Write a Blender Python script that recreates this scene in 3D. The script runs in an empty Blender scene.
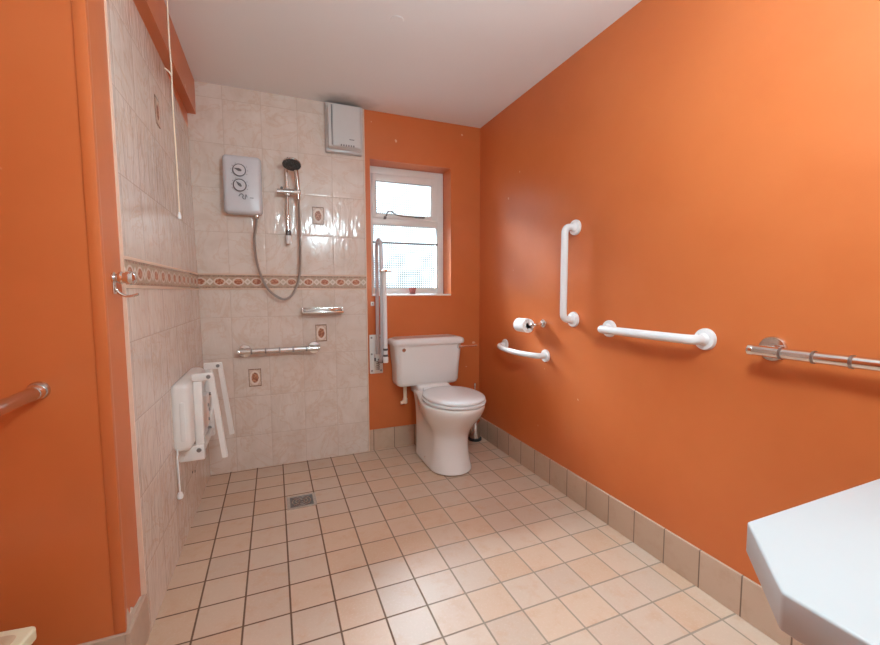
import bpy, bmesh, math, random
from mathutils import Vector, Matrix
random.seed(4)
PI = math.pi
scene = bpy.context.scene
COL = scene.collection

# ------------------------------------------------------------------ measures (metres)
XR, YB, ZC = 1.460, 2.800, 2.325          # right wall, back plaster, ceiling
YT = 2.790                                # face of the tiles on the back wall
XC, YS = -0.425, 1.365                    # corner where the left wall steps back
YREAR, XL = -1.10, -1.10
PX, PY = 0.1512, 0.1471                   # floor tile pitch
FX0, FY0 = -0.2816, 1.4493

def lw(y, z):
    """x of the tiled face of the left wall (it leans a little)"""
    t = min(max((y - 1.5) / 1.29, -0.1), 1.0); s = z / 2.325
    a = -0.412 + 0.018 * t; b = -0.424 - 0.005 * t
    return a + (b - a) * s

# ------------------------------------------------------------------ object helpers
def link(o, parent=None):
    COL.objects.link(o)
    if parent is not None: o.parent = parent
    return o

def empty(name, loc=(0, 0, 0)):
    o = bpy.data.objects.new(name, None); o.empty_display_size = 0.05
    o.location = loc
    return link(o)

def tag(o, label=None, cat=None, group=None, kind=None):
    if label: o['label'] = label
    if cat: o['category'] = cat
    if group: o['group'] = group
    if kind: o['kind'] = kind
    return o

def thing(name, label, cat, loc=(0, 0, 0), group=None):
    return tag(empty(name, loc), label, cat, group)

def obj(name, bm, mat, parent=None, smooth=True, angle=40, world=True):
    """link the bmesh (in world coordinates) as ONE object"""
    bmesh.ops.recalc_face_normals(bm, faces=bm.faces[:])
    if smooth:
        lim = math.radians(angle)
        for f in bm.faces: f.smooth = True
        for e in bm.edges:
            if len(e.link_faces) == 2 and e.calc_face_angle(0) > lim: e.smooth = False
    me = bpy.data.meshes.new(name)
    off = Vector((0, 0, 0))
    if parent is not None and world:
        p = parent
        while p is not None:
            off += p.location; p = p.parent
        bmesh.ops.translate(bm, verts=bm.verts[:], vec=-off)
    bm.to_mesh(me); bm.free()
    me.materials.append(mat)
    return link(bpy.data.objects.new(name, me), parent)

def origin_to_base(o):
    """put the origin of a top-level mesh at the bottom centre of its shape"""
    vs = [v.co for v in o.data.vertices]
    c = Vector(((min(v.x for v in vs) + max(v.x for v in vs)) / 2,
                (min(v.y for v in vs) + max(v.y for v in vs)) / 2, min(v.z for v in vs)))
    o.data.transform(Matrix.Translation(-c)); o.location = c
    return o

def struct(name, bm, mat, parent=None, smooth=False):
    o = obj(name, bm, mat, parent, smooth)
    if parent is None: o['kind'] = 'structure'
    return o

# ------------------------------------------------------------------ shape helpers
def new(): return bmesh.new()

def box(bm, x0, x1, y0, y1, z0, z1, bev=0.0, seg=2):
    vs = [bm.verts.new((x, y, z)) for x in (x0, x1) for y in (y0, y1) for z in (z0, z1)]
    q = [(0, 1, 3, 2), (4, 6, 7, 5), (0, 4, 5, 1), (2, 3, 7, 6), (0, 2, 6, 4), (1, 5, 7, 3)]
    fs = [bm.faces.new([vs[i] for i in k]) for k in q]
    if bev > 0:
        es = list({e for f in fs for e in f.edges})
        bmesh.ops.bevel(bm, geom=es, offset=bev, segments=seg, affect='EDGES', profile=0.5)
    return bm

def BX(*a, **k): return box(new(), *a, **k)

def frame_axes(d, up=None):
    d = d.normalized()
    a = up if up is not None else (Vector((0, 0, 1)) if abs(d.z) < 0.9 else Vector((1, 0, 0)))
    u = (a - d * a.dot(d)).normalized()
    return u, d.cross(u)

def smooth_path(pts, n=8, closed=False):
    P = [Vector(p) for p in pts]; out = []
    m = len(P)
    rng = range(m) if closed else range(m - 1)
    for i in rng:
        g = lambda k: P[k % m] if closed else P[min(max(k, 0), m - 1)]
        p0, p1, p2, p3 = g(i - 1), g(i), g(i + 1), g(i + 2)
        for j in range(n):
            t = j / n
            out.append(0.5 * ((2 * p1) + (p2 - p0) * t + (2 * p0 - 5 * p1 + 4 * p2 - p3) * t * t + (3 * p1 - p0 - 3 * p2 + p3) * t ** 3))
    if not closed: out.append(P[-1])
    return out

def round_path(pts, r, n=6):
    """polyline with its corners rounded by radius r"""
    P = [Vector(p) for p in pts]; out = [P[0]]
    for i in range(1, len(P) - 1):
        a, b, c = P[i - 1], P[i], P[i + 1]
        u = (a - b); v = (c - b)
        k = min(r, u.length * 0.49, v.length * 0.49)
        s = b + u.normalized() * k; e = b + v.normalized() * k
        for j in range(n + 1):
            t = j / n
            out.append((1 - t) ** 2 * s + 2 * t * (1 - t) * b + t * t * e)
    out.append(P[-1])
    return out

def tube(bm, pts, r, seg=16, closed=False, caps=True, radii=None, scale=(1, 1), up=None):
    P = [Vector(p) for p in pts]; n = len(P); rings = []
    u = None
    for i, p in enumerate(P):
        if closed: d = P[(i + 1) % n] - P[i - 1]
        else: d = P[min(i + 1, n - 1)] - P[max(i - 1, 0)]
        d.normalize()
        if u is None: u, w = frame_axes(d, up)
        else:
            u = (u - d * u.dot(d)).normalized(); w = d.cross(u)
        rr = radii[i] if radii else r
        rings.append([bm.verts.new(p + (u * math.cos(2 * PI * k / seg) * scale[0] + w * math.sin(2 * PI * k / seg) * scale[1]) * rr) for k in range(seg)])
    m = n if closed else n - 1
    for i in range(m):
        A, B = rings[i], rings[(i + 1) % n]
        for k in range(seg):
            bm.faces.new((A[k], A[(k + 1) % seg], B[(k + 1) % seg], B[k]))
    if caps and not closed:
        bm.faces.new(rings[0][::-1]); bm.faces.new(rings[-1])
    return bm

def TB(*a, **k): return tube(new(), *a, **k)

def lathe(bm, origin, axis, prof, seg=32):
    """prof: list of (radius, distance along the axis)"""
    o = Vector(origin); a = Vector(axis).normalized(); u, w = frame_axes(a)
    rings = []
    for r, h in prof:
        if r <= 1e-6: rings.append([bm.verts.new(o + a * h)])
        else: rings.append([bm.verts.new(o + a * h + (u * math.cos(2 * PI * k / seg) + w * math.sin(2 * PI * k / seg)) * r) for k in range(seg)])
    for A, B in zip(rings, rings[1:]):
        if len(A) == 1 and len(B) == 1: continue
        for k in range(seg):
            k2 = (k + 1) % seg
            if len(A) == 1: bm.faces.new((A[0], B[k2], B[k]))
            elif len(B) == 1: bm.faces.new((A[k], A[k2], B[0]))
            else: bm.faces.new((A[k], A[k2], B[k2], B[k]))
    for R, rev in ((rings[0], True), (rings[-1], False)):
        if len(R) > 1: bm.faces.new(R[::-1] if rev else R)
    return bm

def LT(*a, **k): return lathe(new(), *a, **k)

def loft(bm, rings, caps=True):
    R = [[bm.verts.new(p) for p in r] for r in rings]
    n = len(R[0])
    for A, B in zip(R, R[1:]):
        for k in range(n):
            bm.faces.new((A[k], A[(k + 1) % n], B[(k + 1) % n], B[k]))
    if caps:
        bm.faces.new(R[0][::-1]); bm.faces.new(R[-1])
    return bm

def rrect(cx, cy, hx, hy, r, z, n=5):
    pts = []
    for sx, sy, a0 in ((1, 1, 0), (-1, 1, PI / 2), (-1, -1, PI), (1, -1, 1.5 * PI)):
        for j in range(n + 1):
            a = a0 + j / n * PI / 2
            pts.append((cx + sx * (hx - r) + r * math.cos(a), cy + sy * (hy - r) + r * math.sin(a), z))
    return pts

def slab(bm, axis, c0, c1, ca, cb, ha, hb, r, bev=0.006, n=6, seg=3):
    """rounded-rectangle slab lying across `axis` from c0 to c1; centre (ca, cb), half sizes ha, hb on the other two axes"""
    rings = []
    steps = [(0, bev)] + [(bev * (1 - math.cos(t * PI / 2 / seg)), bev * (1 - math.sin(t * PI / 2 / seg))) for t in range(1, seg + 1)]
    sg = 1 if c1 > c0 else -1
    seq = [(c0 + sg * d, ins) for d, ins in steps] + [(c1 - sg * d, ins) for d, ins in reversed(steps)]
    for c, ins in seq:
        ring = rrect(ca, cb, ha - ins, hb - ins, max(r - ins, 0.0005), 0, n)
        if axis == 'x': ring = [(c, p[0], p[1]) for p in ring]
        elif axis == 'y': ring = [(p[0], c, p[1]) for p in ring]
        else: ring = [(p[0], p[1], c) for p in ring]
        rings.append(ring)
    return loft(bm, rings)

def SL(*a, **k): return slab(new(), *a, **k)

# ------------------------------------------------------------------ materials
class NT:
    def __init__(s, name):
        s.m = bpy.data.materials.new(name); s.m.use_nodes = True
        s.t = s.m.node_tree; s.n = s.t.nodes; s.n.clear()
        s.out = s.n.new('ShaderNodeOutputMaterial'); s.bsdf = s.n.new('ShaderNodeBsdfPrincipled')
        s.t.links.new(s.bsdf.outputs[0], s.out.inputs[0])
    def put(s, inp, v):
        if hasattr(v, 'links') or hasattr(v, 'is_linked'): s.t.links.new(v, inp)
        else: inp.default_value = v
    def new(s, typ, **props):
        nd = s.n.new(typ)
        for k, v in props.items(): setattr(nd, k, v)
        return nd
    def mth(s, op, a, b=0.0, c=0.0):
        nd = s.new('ShaderNodeMath', operation=op)
        s.put(nd.inputs[0], a); s.put(nd.inputs[1], b)
        if len(nd.inputs) > 2: s.put(nd.inputs[2], c)
        return nd.outputs[0]
    def mul(s, a, b): return s.mth('MULTIPLY', a, b)
    def add(s, a, b): return s.mth('ADD', a, b)
    def sub(s, a, b): return s.mth('SUBTRACT', a, b)
    def step(s, v, lo, hi):
        nd = s.new('ShaderNodeMapRange', interpolation_type='SMOOTHSTEP')
        s.put(nd.inputs[0], v); s.put(nd.inputs[1], lo); s.put(nd.inputs[2], hi)
        return nd.outputs[0]
    def mix(s, f, a, b):
        nd = s.new('ShaderNodeMix', data_type='RGBA')
        s.put(nd.inputs[0], f); s.put(nd.inputs[6], a); s.put(nd.inputs[7], b)
        return nd.outputs[2]
    def comb(s, x, y, z=0.0):
        nd = s.new('ShaderNodeCombineXYZ')
        for i, v in enumerate((x, y, z)): s.put(nd.inputs[i], v)
        return nd.outputs[0]
    def pos(s):
        g = s.new('ShaderNodeNewGeometry'); sp = s.new('ShaderNodeSeparateXYZ')
        s.t.links.new(g.outputs['Position'], sp.inputs[0])
        return g.outputs['Position'], sp.outputs
    def noise(s, vec, scale, detail=3.0, rough=0.5, dist=0.0):
        nd = s.new('ShaderNodeTexNoise')
        if vec is not None: s.put(nd.inputs['Vector'], vec)
        nd.inputs['Scale'].default_value = scale; nd.inputs['Detail'].default_value = detail
        nd.inputs['Roughness'].default_value = rough; nd.inputs['Distortion'].default_value = dist
        return nd.outputs[0]
    def white(s, vec):
        nd = s.new('ShaderNodeTexWhiteNoise', noise_dimensions='3D'); s.put(nd.inputs['Vector'], vec)
        return nd.outputs['Value'], nd.outputs['Color']
    def ramp(s, f, stops):
        nd = s.new('ShaderNodeValToRGB'); s.put(nd.inputs[0], f)
        e = nd.color_ramp.elements
        while len(e) > 1: e.remove(e[-1])
        e[0].position = stops[0][0]; e[0].color = stops[0][1]
        for p, c in stops[1:]:
            k = e.new(p); k.color = c
        return nd.outputs[0]
    def bump(s, h, strength=0.3, dist=0.01):
        nd = s.new('ShaderNodeBump'); nd.inputs['Strength'].default_value = strength; nd.inputs['Distance'].default_value = dist
        s.put(nd.inputs['Height'], h); s.put(s.bsdf.inputs['Normal'], nd.outputs[0])
    def set(s, **k):
        for a, v in k.items(): s.put(s.bsdf.inputs[a.replace('_', ' ')], v)

def rgb(r, g, b): return (r, g, b, 1.0)

def S(r, g, b):
    f = lambda c: ((c / 255 + 0.055) / 1.055) ** 2.4 if c > 10 else c / 255 / 12.92
    return (f(r), f(g), f(b), 1.0)

def plain(name, col, rough=0.4, metal=0.0, mott=0.05, scale=30, bump=0.0, coat=0.0):
    s = NT(name); p, _ = s.pos()
    n = s.noise(p, scale, 3)
    d = tuple(c * (1 - mott) for c in col[:3]) + (1,); l = tuple(min(1, c * (1 + mott)) for c in col[:3]) + (1,)
    s.set(Base_Color=s.mix(n, d, l), Roughness=rough, Metallic=metal, Coat_Weight=coat)
    if bump: s.bump(n, bump, 0.002)
    return s.m

def m_orange():
    s = NT('orange_satin_paint'); p, _ = s.pos()
    n = s.noise(p, 2.2, 4, 0.6); f = s.noise(p, 260, 2)
    c = s.mix(s.step(n, 0.3, 0.7), rgb(0.57, 0.138, 0.036), rgb(0.61, 0.156, 0.043))
    sp = s.noise(p, 17, 1)                                       # few paint flecks and scuffs
    s.set(Base_Color=s.mix(s.step(sp, 0.80, 0.83), c, rgb(0.75, 0.45, 0.3)), Roughness=s.add(0.28, s.mul(n, 0.10)), Specular_IOR_Level=0.42)
    s.bump(s.add(s.mul(s.noise(p, 9, 2), 1.0), s.mul(f, 0.12)), 0.22, 0.006)
    return s.m

def m_ceiling():
    s = NT('ceiling_white_paint'); p, _ = s.pos()
    n = s.noise(p, 1.3, 4, 0.55)
    _, o = s.pos()
    ex = s.mth('DIVIDE', s.sub(o[0], .47), .22); ey = s.mth('DIVIDE', s.sub(o[1], 2.74), .13)
    rr = s.add(s.mth('SQRT', s.add(s.mul(ex, ex), s.mul(ey, ey))), s.mul(s.sub(s.noise(p, 9, 3), .5), .8))
    base = s.mix(n, rgb(0.80, 0.785, 0.775), rgb(0.86, 0.85, 0.84))
    s.set(Base_Color=s.mix(s.sub(.55, s.mul(s.step(rr, .2, 1.1), .55)), base, rgb(.36, .33, .30)), Roughness=0.75)   # grime round the fan
    s.bump(s.add(s.noise(p, 3.0, 3), s.mul(s.noise(p, 120, 2), 0.05)), 0.25, 0.02)
    return s.m

def m_floor():
    s = NT('floor_tiles'); p, o = s.pos()
    u = s.mth('DIVIDE', s.sub(o[0], FX0), PX); v = s.mth('DIVIDE', s.sub(o[1], FY0), PY)
    iu = s.mth('FLOOR', u); iv = s.mth('FLOOR', v)
    fu = s.sub(u, iu); fv = s.sub(v, iv)
    du = s.mth('MINIMUM', fu, s.sub(1.0, fu)); dv = s.mth('MINIMUM', fv, s.sub(1.0, fv))
    d = s.add(s.mth('MINIMUM', du, dv), s.mul(s.sub(s.noise(p, 90, 2), 0.5), 0.006))
    tile = s.step(d, 0.014, 0.028)
    val, _ = s.white(s.comb(iu, iv, 3.0))
    mott = s.noise(s.comb(s.add(o[0], s.mul(val, 9)), o[1], val), 14, 4, 0.6)
    fine = s.noise(p, 120, 2)
    base = s.ramp(val, [(0.0, S(200, 173, 153)), (0.35, S(207, 182, 162)), (0.7, S(210, 178, 153)), (1.0, S(203, 168, 141))])
    base = s.mix(s.mul(s.step(mott, 0.45, 0.75), 0.5), base, S(200, 155, 122))
    base = s.mix(s.mul(s.step(fine, 0.5, 0.8), 0.25), base, S(224, 203, 186))
    # darker old grout on the shower side, paler grout towards the right wall
    g = s.mix(s.step(s.add(o[0], s.mul(s.sub(s.noise(p, 3, 2), 0.5), 0.5)), 0.15, 0.75), S(112, 82, 62), S(158, 140, 122))
    s.set(Base_Color=s.mix(tile, g, base), Roughness=s.mix(tile, rgb(.8, .8, .8), rgb(.40, .40, .40)))
    s.bump(s.add(s.mul(tile, 1.0), s.mul(mott, 0.15)), 0.35, 0.003)
    return s.m

def m_skirt(axis):
    s = NT('skirting_tiles_' + axis); p, o = s.pos()
    a = o[1] if axis == 'y' else o[0]
    u = s.mth('DIVIDE', s.sub(a, 0.845 if axis == 'y' else 0.622), 0.1503)
    iu = s.mth('FLOOR', u); fu = s.sub(u, iu); d = s.mth('MINIMUM', fu, s.sub(1.0, fu))
    tile = s.step(d, 0.010, 0.022)
    val, _ = s.white(s.comb(iu, 1.0, 7.0))
    mott = s.noise(s.comb(s.add(o[0], s.mul(val, 5)), o[1], o[2]), 16, 4, 0.6)
    base = s.mix(val, S(186, 156, 133), S(197, 168, 146))
    base = s.mix(s.mul(s.step(mott, 0.45, 0.75), 0.4), base, S(176, 140, 112))
    s.set(Base_Color=s.mix(tile, S(120, 96, 78), base), Roughness=0.42)
    s.bump(tile, 0.35, 0.003)
    return s.m

def m_walltile(axis):
    s = NT('wall_tiles_' + axis); p, o = s.pos()
    a = o[0] if axis == 'x' else o[1]
    u = s.mth('DIVIDE', s.sub(a, -0.245 if axis == 'x' else 2.790), 0.207)
    upper = s.mth('GREATER_THAN', o[2], 1.18)
    v1 = s.mth('DIVIDE', s.sub(o[2], 1.222), 0.256); v2 = s.mth('DIVIDE', s.sub(o[2], 0.215), 0.250)
    v = s.add(s.mul(v1, upper), s.mul(v2, s.sub(1.0, upper)))
    iu = s.mth('FLOOR', u); iv = s.mth('FLOOR', v); fu = s.sub(u, iu); fv = s.sub(v, iv)
    du = s.mul(s.mth('MINIMUM', fu, s.sub(1.0, fu)), 0.207); dv = s.mul(s.mth('MINIMUM', fv, s.sub(1.0, fv)), 0.253)
    d = s.mth('MINIMUM', du, dv)
    tile = s.step(d, 0.0004, 0.0018); pillow = s.step(d, 0.0, 0.012)
    val, colr = s.white(s.comb(iu, iv, s.mul(upper, 5.0)))
    q = s.comb(s.add(a, s.mul(val, 13)), s.add(o[2], s.mul(val, 7)), val)
    cloud = s.noise(q, 7, 5, 0.62, 0.6)
    vein = s.noise(q, 4, 4, 0.6, 1.6)
    base = s.ramp(cloud, [(0.30, S(212, 192, 178)), (0.5, S(220, 203, 191)), (0.72, S(225, 211, 201))])
    veinm = s.sub(1.0, s.step(s.mth('ABSOLUTE', s.sub(vein, 0.5)), 0.0, 0.035))
    base = s.mix(s.mul(veinm, 0.30), base, S(204, 164, 132))
    base = s.mix(s.mul(s.step(vein, 0.56, 0.72), 0.30), base, S(228, 206, 192))
    s.set(Base_Color=s.mix(tile, S(200, 178, 162), base), Roughness=0.13, Specular_IOR_Level=0.55)
    # embossed drape-like relief of the glaze
    wv = s.noise(s.comb(s.mul(a, 3.2), s.mul(o[2], 0.9), val), 9, 2, 0.5, 0.8)
    row = s.step(s.white(s.comb(1.0, iv, s.mul(upper, 5.0)))[0], 0.1, 0.9)
    s.bump(s.add(s.add(s.mul(pillow, 0.10), s.mul(wv, s.add(0.35, s.mul(row, 0.5)))), s.mul(tile, 0.2)), 0.42, 0.010)
    return s.m

def m_border(axis):
    s = NT('border_tiles_' + axis); p, o = s.pos()
    a = o[0] if axis == 'x' else o[1]
    pit = 0.102
    u = s.mth('DIVIDE', s.sub(a, 0.058 if axis == 'x' else 2.74), pit)
    fu = s.sub(u, s.mth('FLOOR', u))
    v = s.mth('DIVIDE', s.sub(o[2], 1.144), 0.076)
    x = s.mul(s.sub(fu, 0.5), pit); y = s.mul(s.sub(v, 0.5), 0.076)
    n = s.noise(p, 75, 2, 0.6)
    wob = s.mul(s.sub(n, 0.5), 0.016)
    ex = s.mth('DIVIDE', x, 0.026); ey = s.mth('DIVIDE', y, 0.019)
    r = s.add(s.mth('SQRT', s.add(s.mul(ex, ex), s.mul(ey, ey))), s.mul(wob, 18))
    flower = s.sub(1.0, s.step(r, 0.8, 1.0)); halo = s.sub(1.0, s.step(r, 1.15, 1.4))
    x2 = s.sub(0.051, s.mth('ABSOLUTE', x))
    dm = s.add(s.mth('ABSOLUTE', x2), s.mth('ABSOLUTE', y)); dia = s.sub(1.0, s.step(dm, 0.019, 0.024)); dia2 = s.sub(1.0, s.step(dm, 0.008, 0.012))
    base = s.mix(s.step(n, 0.4, 0.6), S(176, 156, 134), S(188, 150, 128))
    base = s.mix(dia, base, S(222, 205, 192)); base = s.mix(dia2, base, S(196, 176, 156))
    base = s.mix(halo, base, S(218, 196, 178))
    base = s.mix(flower, base, s.mix(s.step(n, 0.42, 0.6), S(158, 88, 62), S(198, 138, 108)))
    ed = s.mth('MINIMUM', v, s.sub(1.0, v))
    base = s.mix(s.sub(1.0, s.step(ed, 0.09, 0.13)), base, s.mix(s.step(n, 0.45, 0.55), S(150, 112, 92), S(176, 146, 124)))
    s.set(Base_Color=base, Roughness=0.2)
    return s.m

def m_decor(name, c, axis):
    s = NT(name); p, o = s.pos()
    a = o[0] if axis == 'x' else o[1]
    x = s.sub(a, c[0]); y = s.sub(o[2], c[1])
    n = s.noise(p, 110, 2, 0.6)
    ex = s.mth('DIVIDE', x, 0.022); ey = s.mth('DIVIDE', y, 0.034)
    r = s.add(s.mth('SQRT', s.add(s.mul(ex, ex), s.mul(ey, ey))), s.mul(s.sub(n, 0.5), 0.3))
    base = s.mix(s.step(n, 0.4, 0.62), S(196, 164, 142), S(214, 190, 172))
    base = s.mix(s.sub(1.0, s.step(r, 1.25, 1.4)), base, S(226, 206, 190))
    base = s.mix(s.sub(1.0, s.step(r, 0.85, 1.0)), base, s.mix(s.step(n, 0.4, 0.62), S(140, 78, 48), S(192, 130, 96)))
    d = s.mth('MAXIMUM', s.mth('DIVIDE', s.mth('ABSOLUTE', x), 0.036), s.mth('DIVIDE', s.mth('ABSOLUTE', y), 0.056))
    base = s.mix(s.mul(s.step(d, 0.86, 0.92), s.step(n, 0.3, 0.5)), base, S(118, 82, 60))
    s.set(Base_Color=base, Roughness=0.42)
    return s.m

def m_glass():
    """wire-patterned obscure glass"""
    s = NT('patterned_glass'); p, o = s.pos()
    lines = []
    for k, pit in ((0, 0.0165), (2, 0.0165)):
        u = s.mth('DIVIDE', o[k], pit); f = s.sub(u, s.mth('FLOOR', u))
        lines.append(s.sub(1.0, s.step(s.mth('ABSOLUTE', s.sub(f, 0.5)), 0.09, 0.20)))
    g = s.mth('MAXIMUM', lines[0], lines[1])
    clouds = s.noise(p, 5, 3)
    t = s.new('ShaderNodeBsdfTransparent')
    s.put(t.inputs[0], s.mix(s.mul(s.mul(g, s.step(clouds, 0.34, 0.62)), s.add(.6, s.mul(.4, s.step(o[2], 1.50, 1.44)))), rgb(0.98, 0.99, 0.98), rgb(0.36, 0.31, 0.28)))
    gl = s.new('ShaderNodeBsdfGlossy'); gl.inputs['Roughness'].default_value = 0.12
    gl.inputs[0].default_value = rgb(0.9, 0.9, 0.9)
    fr = s.new('ShaderNodeFresnel'); fr.inputs[0].default_value = 1.4
    mx = s.new('ShaderNodeMixShader')
    s.t.links.new(fr.outputs[0], mx.inputs[0]); s.t.links.new(t.outputs[0], mx.inputs[1]); s.t.links.new(gl.outputs[0], mx.inputs[2])
    s.t.links.new(mx.outputs[0], s.out.inputs[0]); s.n.remove(s.bsdf)
    return s.m

def m_emit(name, col, st):
    s = NT(name); s.set(Base_Color=col, Emission_Color=col, Emission_Strength=st)
    return s.m

def m_paper():
    s = NT('toilet_paper'); p, _ = s.pos()
    s.set(Base_Color=s.mix(s.noise(p, 60, 2), rgb(.80, .78, .77), rgb(.86, .85, .84)), Roughness=0.9)
    s.bump(s.noise(p, 400, 2), 0.3, 0.001)
    return s.m

def m_hose():
    s = NT('ribbed_steel_hose'); p, o = s.pos()
    w = s.mth('SINE', s.mul(o[2], 1900.0))
    s.set(Base_Color=rgb(0.44, 0.40, 0.37), Metallic=1.0, Roughness=0.28)
    s.bump(w, 0.5, 0.001)
    return s.m

def m_spray():
    s = NT('dark_spray_face')
    v = s.new('ShaderNodeTexVoronoi'); v.inputs['Scale'].default_value = 150
    p, _ = s.pos(); s.put(v.inputs['Vector'], p)
    s.set(Base_Color=s.mix(s.step(v.outputs['Distance'], 0.15, 0.35), rgb(.20, .20, .20), rgb(.045, .043, .042)), Roughness=0.4)
    return s.m

M = dict(
    orange=m_orange(), ceiling=m_ceiling(), floor=m_floor(), skirt_y=m_skirt('y'), skirt_x=m_skirt('x'),
    tile_x=m_walltile('x'), tile_y=m_walltile('y'), border_x=m_border('x'), border_y=m_border('y'),
    glass=m_glass(), paper=m_paper(), hose=m_hose(), spray=m_spray(),
    trim=plain('cream_tile_trim', S(226, 196, 174), 0.35), grout=plain('plaster_patch', S(205, 190, 176), 0.9, mott=0.2, bump=0.5),
    ceramic=plain('white_glazed_ceramic', rgb(.80, .775, .755), 0.12, mott=0.015, scale=6, coat=0.4),
    seatwhite=plain('toilet_seat_plastic', rgb(.80, .815, .83), 0.25, mott=0.02),
    plastic=plain('white_plastic', rgb(.80, .79, .785), 0.32, mott=0.02),
    shower=plain('shower_unit_plastic', rgb(.62, .60, .625), 0.26, mott=0.03),
    fan=plain('fan_plastic', rgb(.58, .56, .545), 0.3, mott=0.03),
    seat=plain('shower_seat_plastic', rgb(.80, .755, .72), 0.35, mott=0.04),
    upvc=plain('white_window_frame', rgb(.80, .77, .73), 0.35, mott=0.03),
    nylon=plain('white_nylon_rail', rgb(.82, .81, .81), 0.24, mott=0.02, coat=0.2),
    chrome=plain('polished_chrome', rgb(.78, .76, .74), 0.10, 1.0, mott=0.03),
    steel=plain('brushed_steel', rgb(.62, .58, .55), 0.26, 1.0, mott=0.05, scale=60),
    ring=plain('rail_ring_steel', rgb(.34, .32, .31), 0.3, 1.0), dark=plain('dark_metal', rgb(.16, .145, .14), 0.35, 0.7),
    grey=plain('grey_mark', rgb(.12, .11, .12), 0.5), screw=plain('screw_head', rgb(.30, .28, .27), 0.4, 0.8),
    black=plain('black_hole', rgb(.01, .01, .01), 0.9), cord=plain('cream_cord', S(232, 214, 192), 0.8),
    pink=plain('dusty_red_pot', S(158, 84, 76), 0.6, mott=0.2, scale=80), soil=plain('dark_soil', rgb(.05, .03, .02), 0.9),
    pipe=plain('cream_plastic_pipe', S(236, 214, 190), 0.35), cream=plain('cream_plastic', S(224, 212, 180), 0.4, mott=0.04),
    creampale=plain('pale_cream_panel', S(236, 226, 204), 0.4, mott=0.04),
    worktop=plain('white_worktop', rgb(.50, .51, .515), 0.4, mott=0.01), steelplate=plain('white_coated_plate', rgb(.76, .73, .70), 0.35, mott=0.04),
    railwhite=plain('white_coated_rail', rgb(.56, .53, .55), 0.25, mott=0.03, coat=0.3),
    rubber=plain('black_rubber', rgb(.03, .03, .03), 0.6), lampbase=plain('lamp_base', rgb(.8, .8, .8), 0.4),
    lamp=m_emit('lamp_diffuser', (0.72, 0.97, 1.06, 1), 72.0),
)

# ------------------------------------------------------------------ the room
struct('floor', BX(XL - .1, XR + .1, YREAR - .1, YB + .25, -0.08, 0.0), M['floor'])
struct('ceiling', BX(XL - .1, XR + .1, YREAR - .1, YB + .25, ZC, ZC + 0.08), M['ceiling'])
struct('wall_right', BX(XR, XR + .12, YREAR - .1, YB + .2, 0.0, ZC), M['orange'])

# back wall with the window opening
WX0, WX1, WZ0, WZ1 = 0.627, 1.222, 1.088, 2.010
YF = 2.944
b = new()
for x0, x1, z0, z1 in ((-0.55, WX0, 0, ZC), (WX1, XR, 0, ZC), (WX0, WX1, 0, WZ0), (WX0, WX1, WZ1, ZC)):
    box(b, x0, x1, YB, YB + .22, z0, z1)
wall_back = struct('wall_back', b, M['orange'])
struct('tiling', BX(-0.47, 0.586, YT, YB, 0, ZC), M['tile_x'], wall_back)
obj('edge_trim', BX(0.586, 0.593, YT - .001, YB, 0, ZC, bev=.002), M['trim'], wall_back)
obj('border_tiles', BX(-0.415, 0.586, YT - .002, YT, 1.144, 1.220), M['border_x'], wall_back, False)
for z in (1.138, 1.226):
    obj('pencil_trim', BX(-0.415, 0.586, YT - .003, YT, z - .005, z + .005, bev=.002), M['trim'], wall_back)
for cx, cz in ((0.282, 1.608), (0.283, 0.848), (-0.125, 0.583)):
    obj('decor_tile', BX(cx - .036, cx + .036, YT - .0012, YT, cz - .056, cz + .056), m_decor('decor_tile', (cx, cz), 'x'), wall_back, False)
for x, z in ((0.106, 1.953), (0.124, 1.950)):
    obj('screw_hole', LT((x, YT, z), (0, -1, 0), [(0.0045, 0), (0.0045, .0006)], 12), M['black'], wall_back)

# left wall: a solid stub with an orange end face and return, tiled beyond it
wall_left = struct('wall_left', BX(XL - .1, XC, YS, YB + .2, 0, ZC), M['orange'])
def left_slab(y0, y1, z0, z1, proud, thick, nz=6):
    bm = new(); fr = []
    ys = [y0 + (y1 - y0) * i / 6 for i in range(7)]; zs = [z0 + (z1 - z0) * i / nz for i in range(nz + 1)]
    F = [[bm.verts.new((lw(y, z) + proud, y, z)) for z in zs] for y in ys]
    B = [[bm.verts.new((lw(y, z) + proud - thick, y, z)) for z in zs] for y in ys]
    for i in range(6):
        for j in range(nz):
            bm.faces.new((F[i][j], F[i + 1][j], F[i + 1][j + 1], F[i][j + 1]))
            bm.faces.new((B[i][j], B[i][j + 1], B[i + 1][j + 1], B[i + 1][j]))
        bm.faces.new((F[i][0], B[i][0], B[i + 1][0], F[i + 1][0])); bm.faces.new((F[i][nz], F[i + 1][nz], B[i + 1][nz], B[i][nz]))
    for j in range(nz):
        bm.faces.new((F[0][j], F[0][j + 1], B[0][j + 1], B[0][j])); bm.faces.new((F[6][j], B[6][j], B[6][j + 1], F[6][j + 1]))
    return bm
YE = 1.522
struct('tiling', left_slab(YE, YT, 0, ZC, 0, .05), M['tile_y'], wall_left)
obj('edge_trim', left_slab(YE - .008, YE, .15, ZC, .001, .05), M['trim'], wall_left)
obj('border_tiles', left_slab(YE, YT - .002, 1.144, 1.220, .002, .004, 1), M['border_y'], wall_left, False)
for z in (1.138, 1.226):
    obj('pencil_trim', left_slab(YE, YT - .002, z - .005, z + .005, .003, .006, 1), M['trim'], wall_left, False)
obj('decor_tile', left_slab(2.03, 2.10, 1.806, 1.918, .0012, .003, 1), m_decor('decor_tile', (2.065, 1.862), 'y'), wall_left, False)
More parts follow.
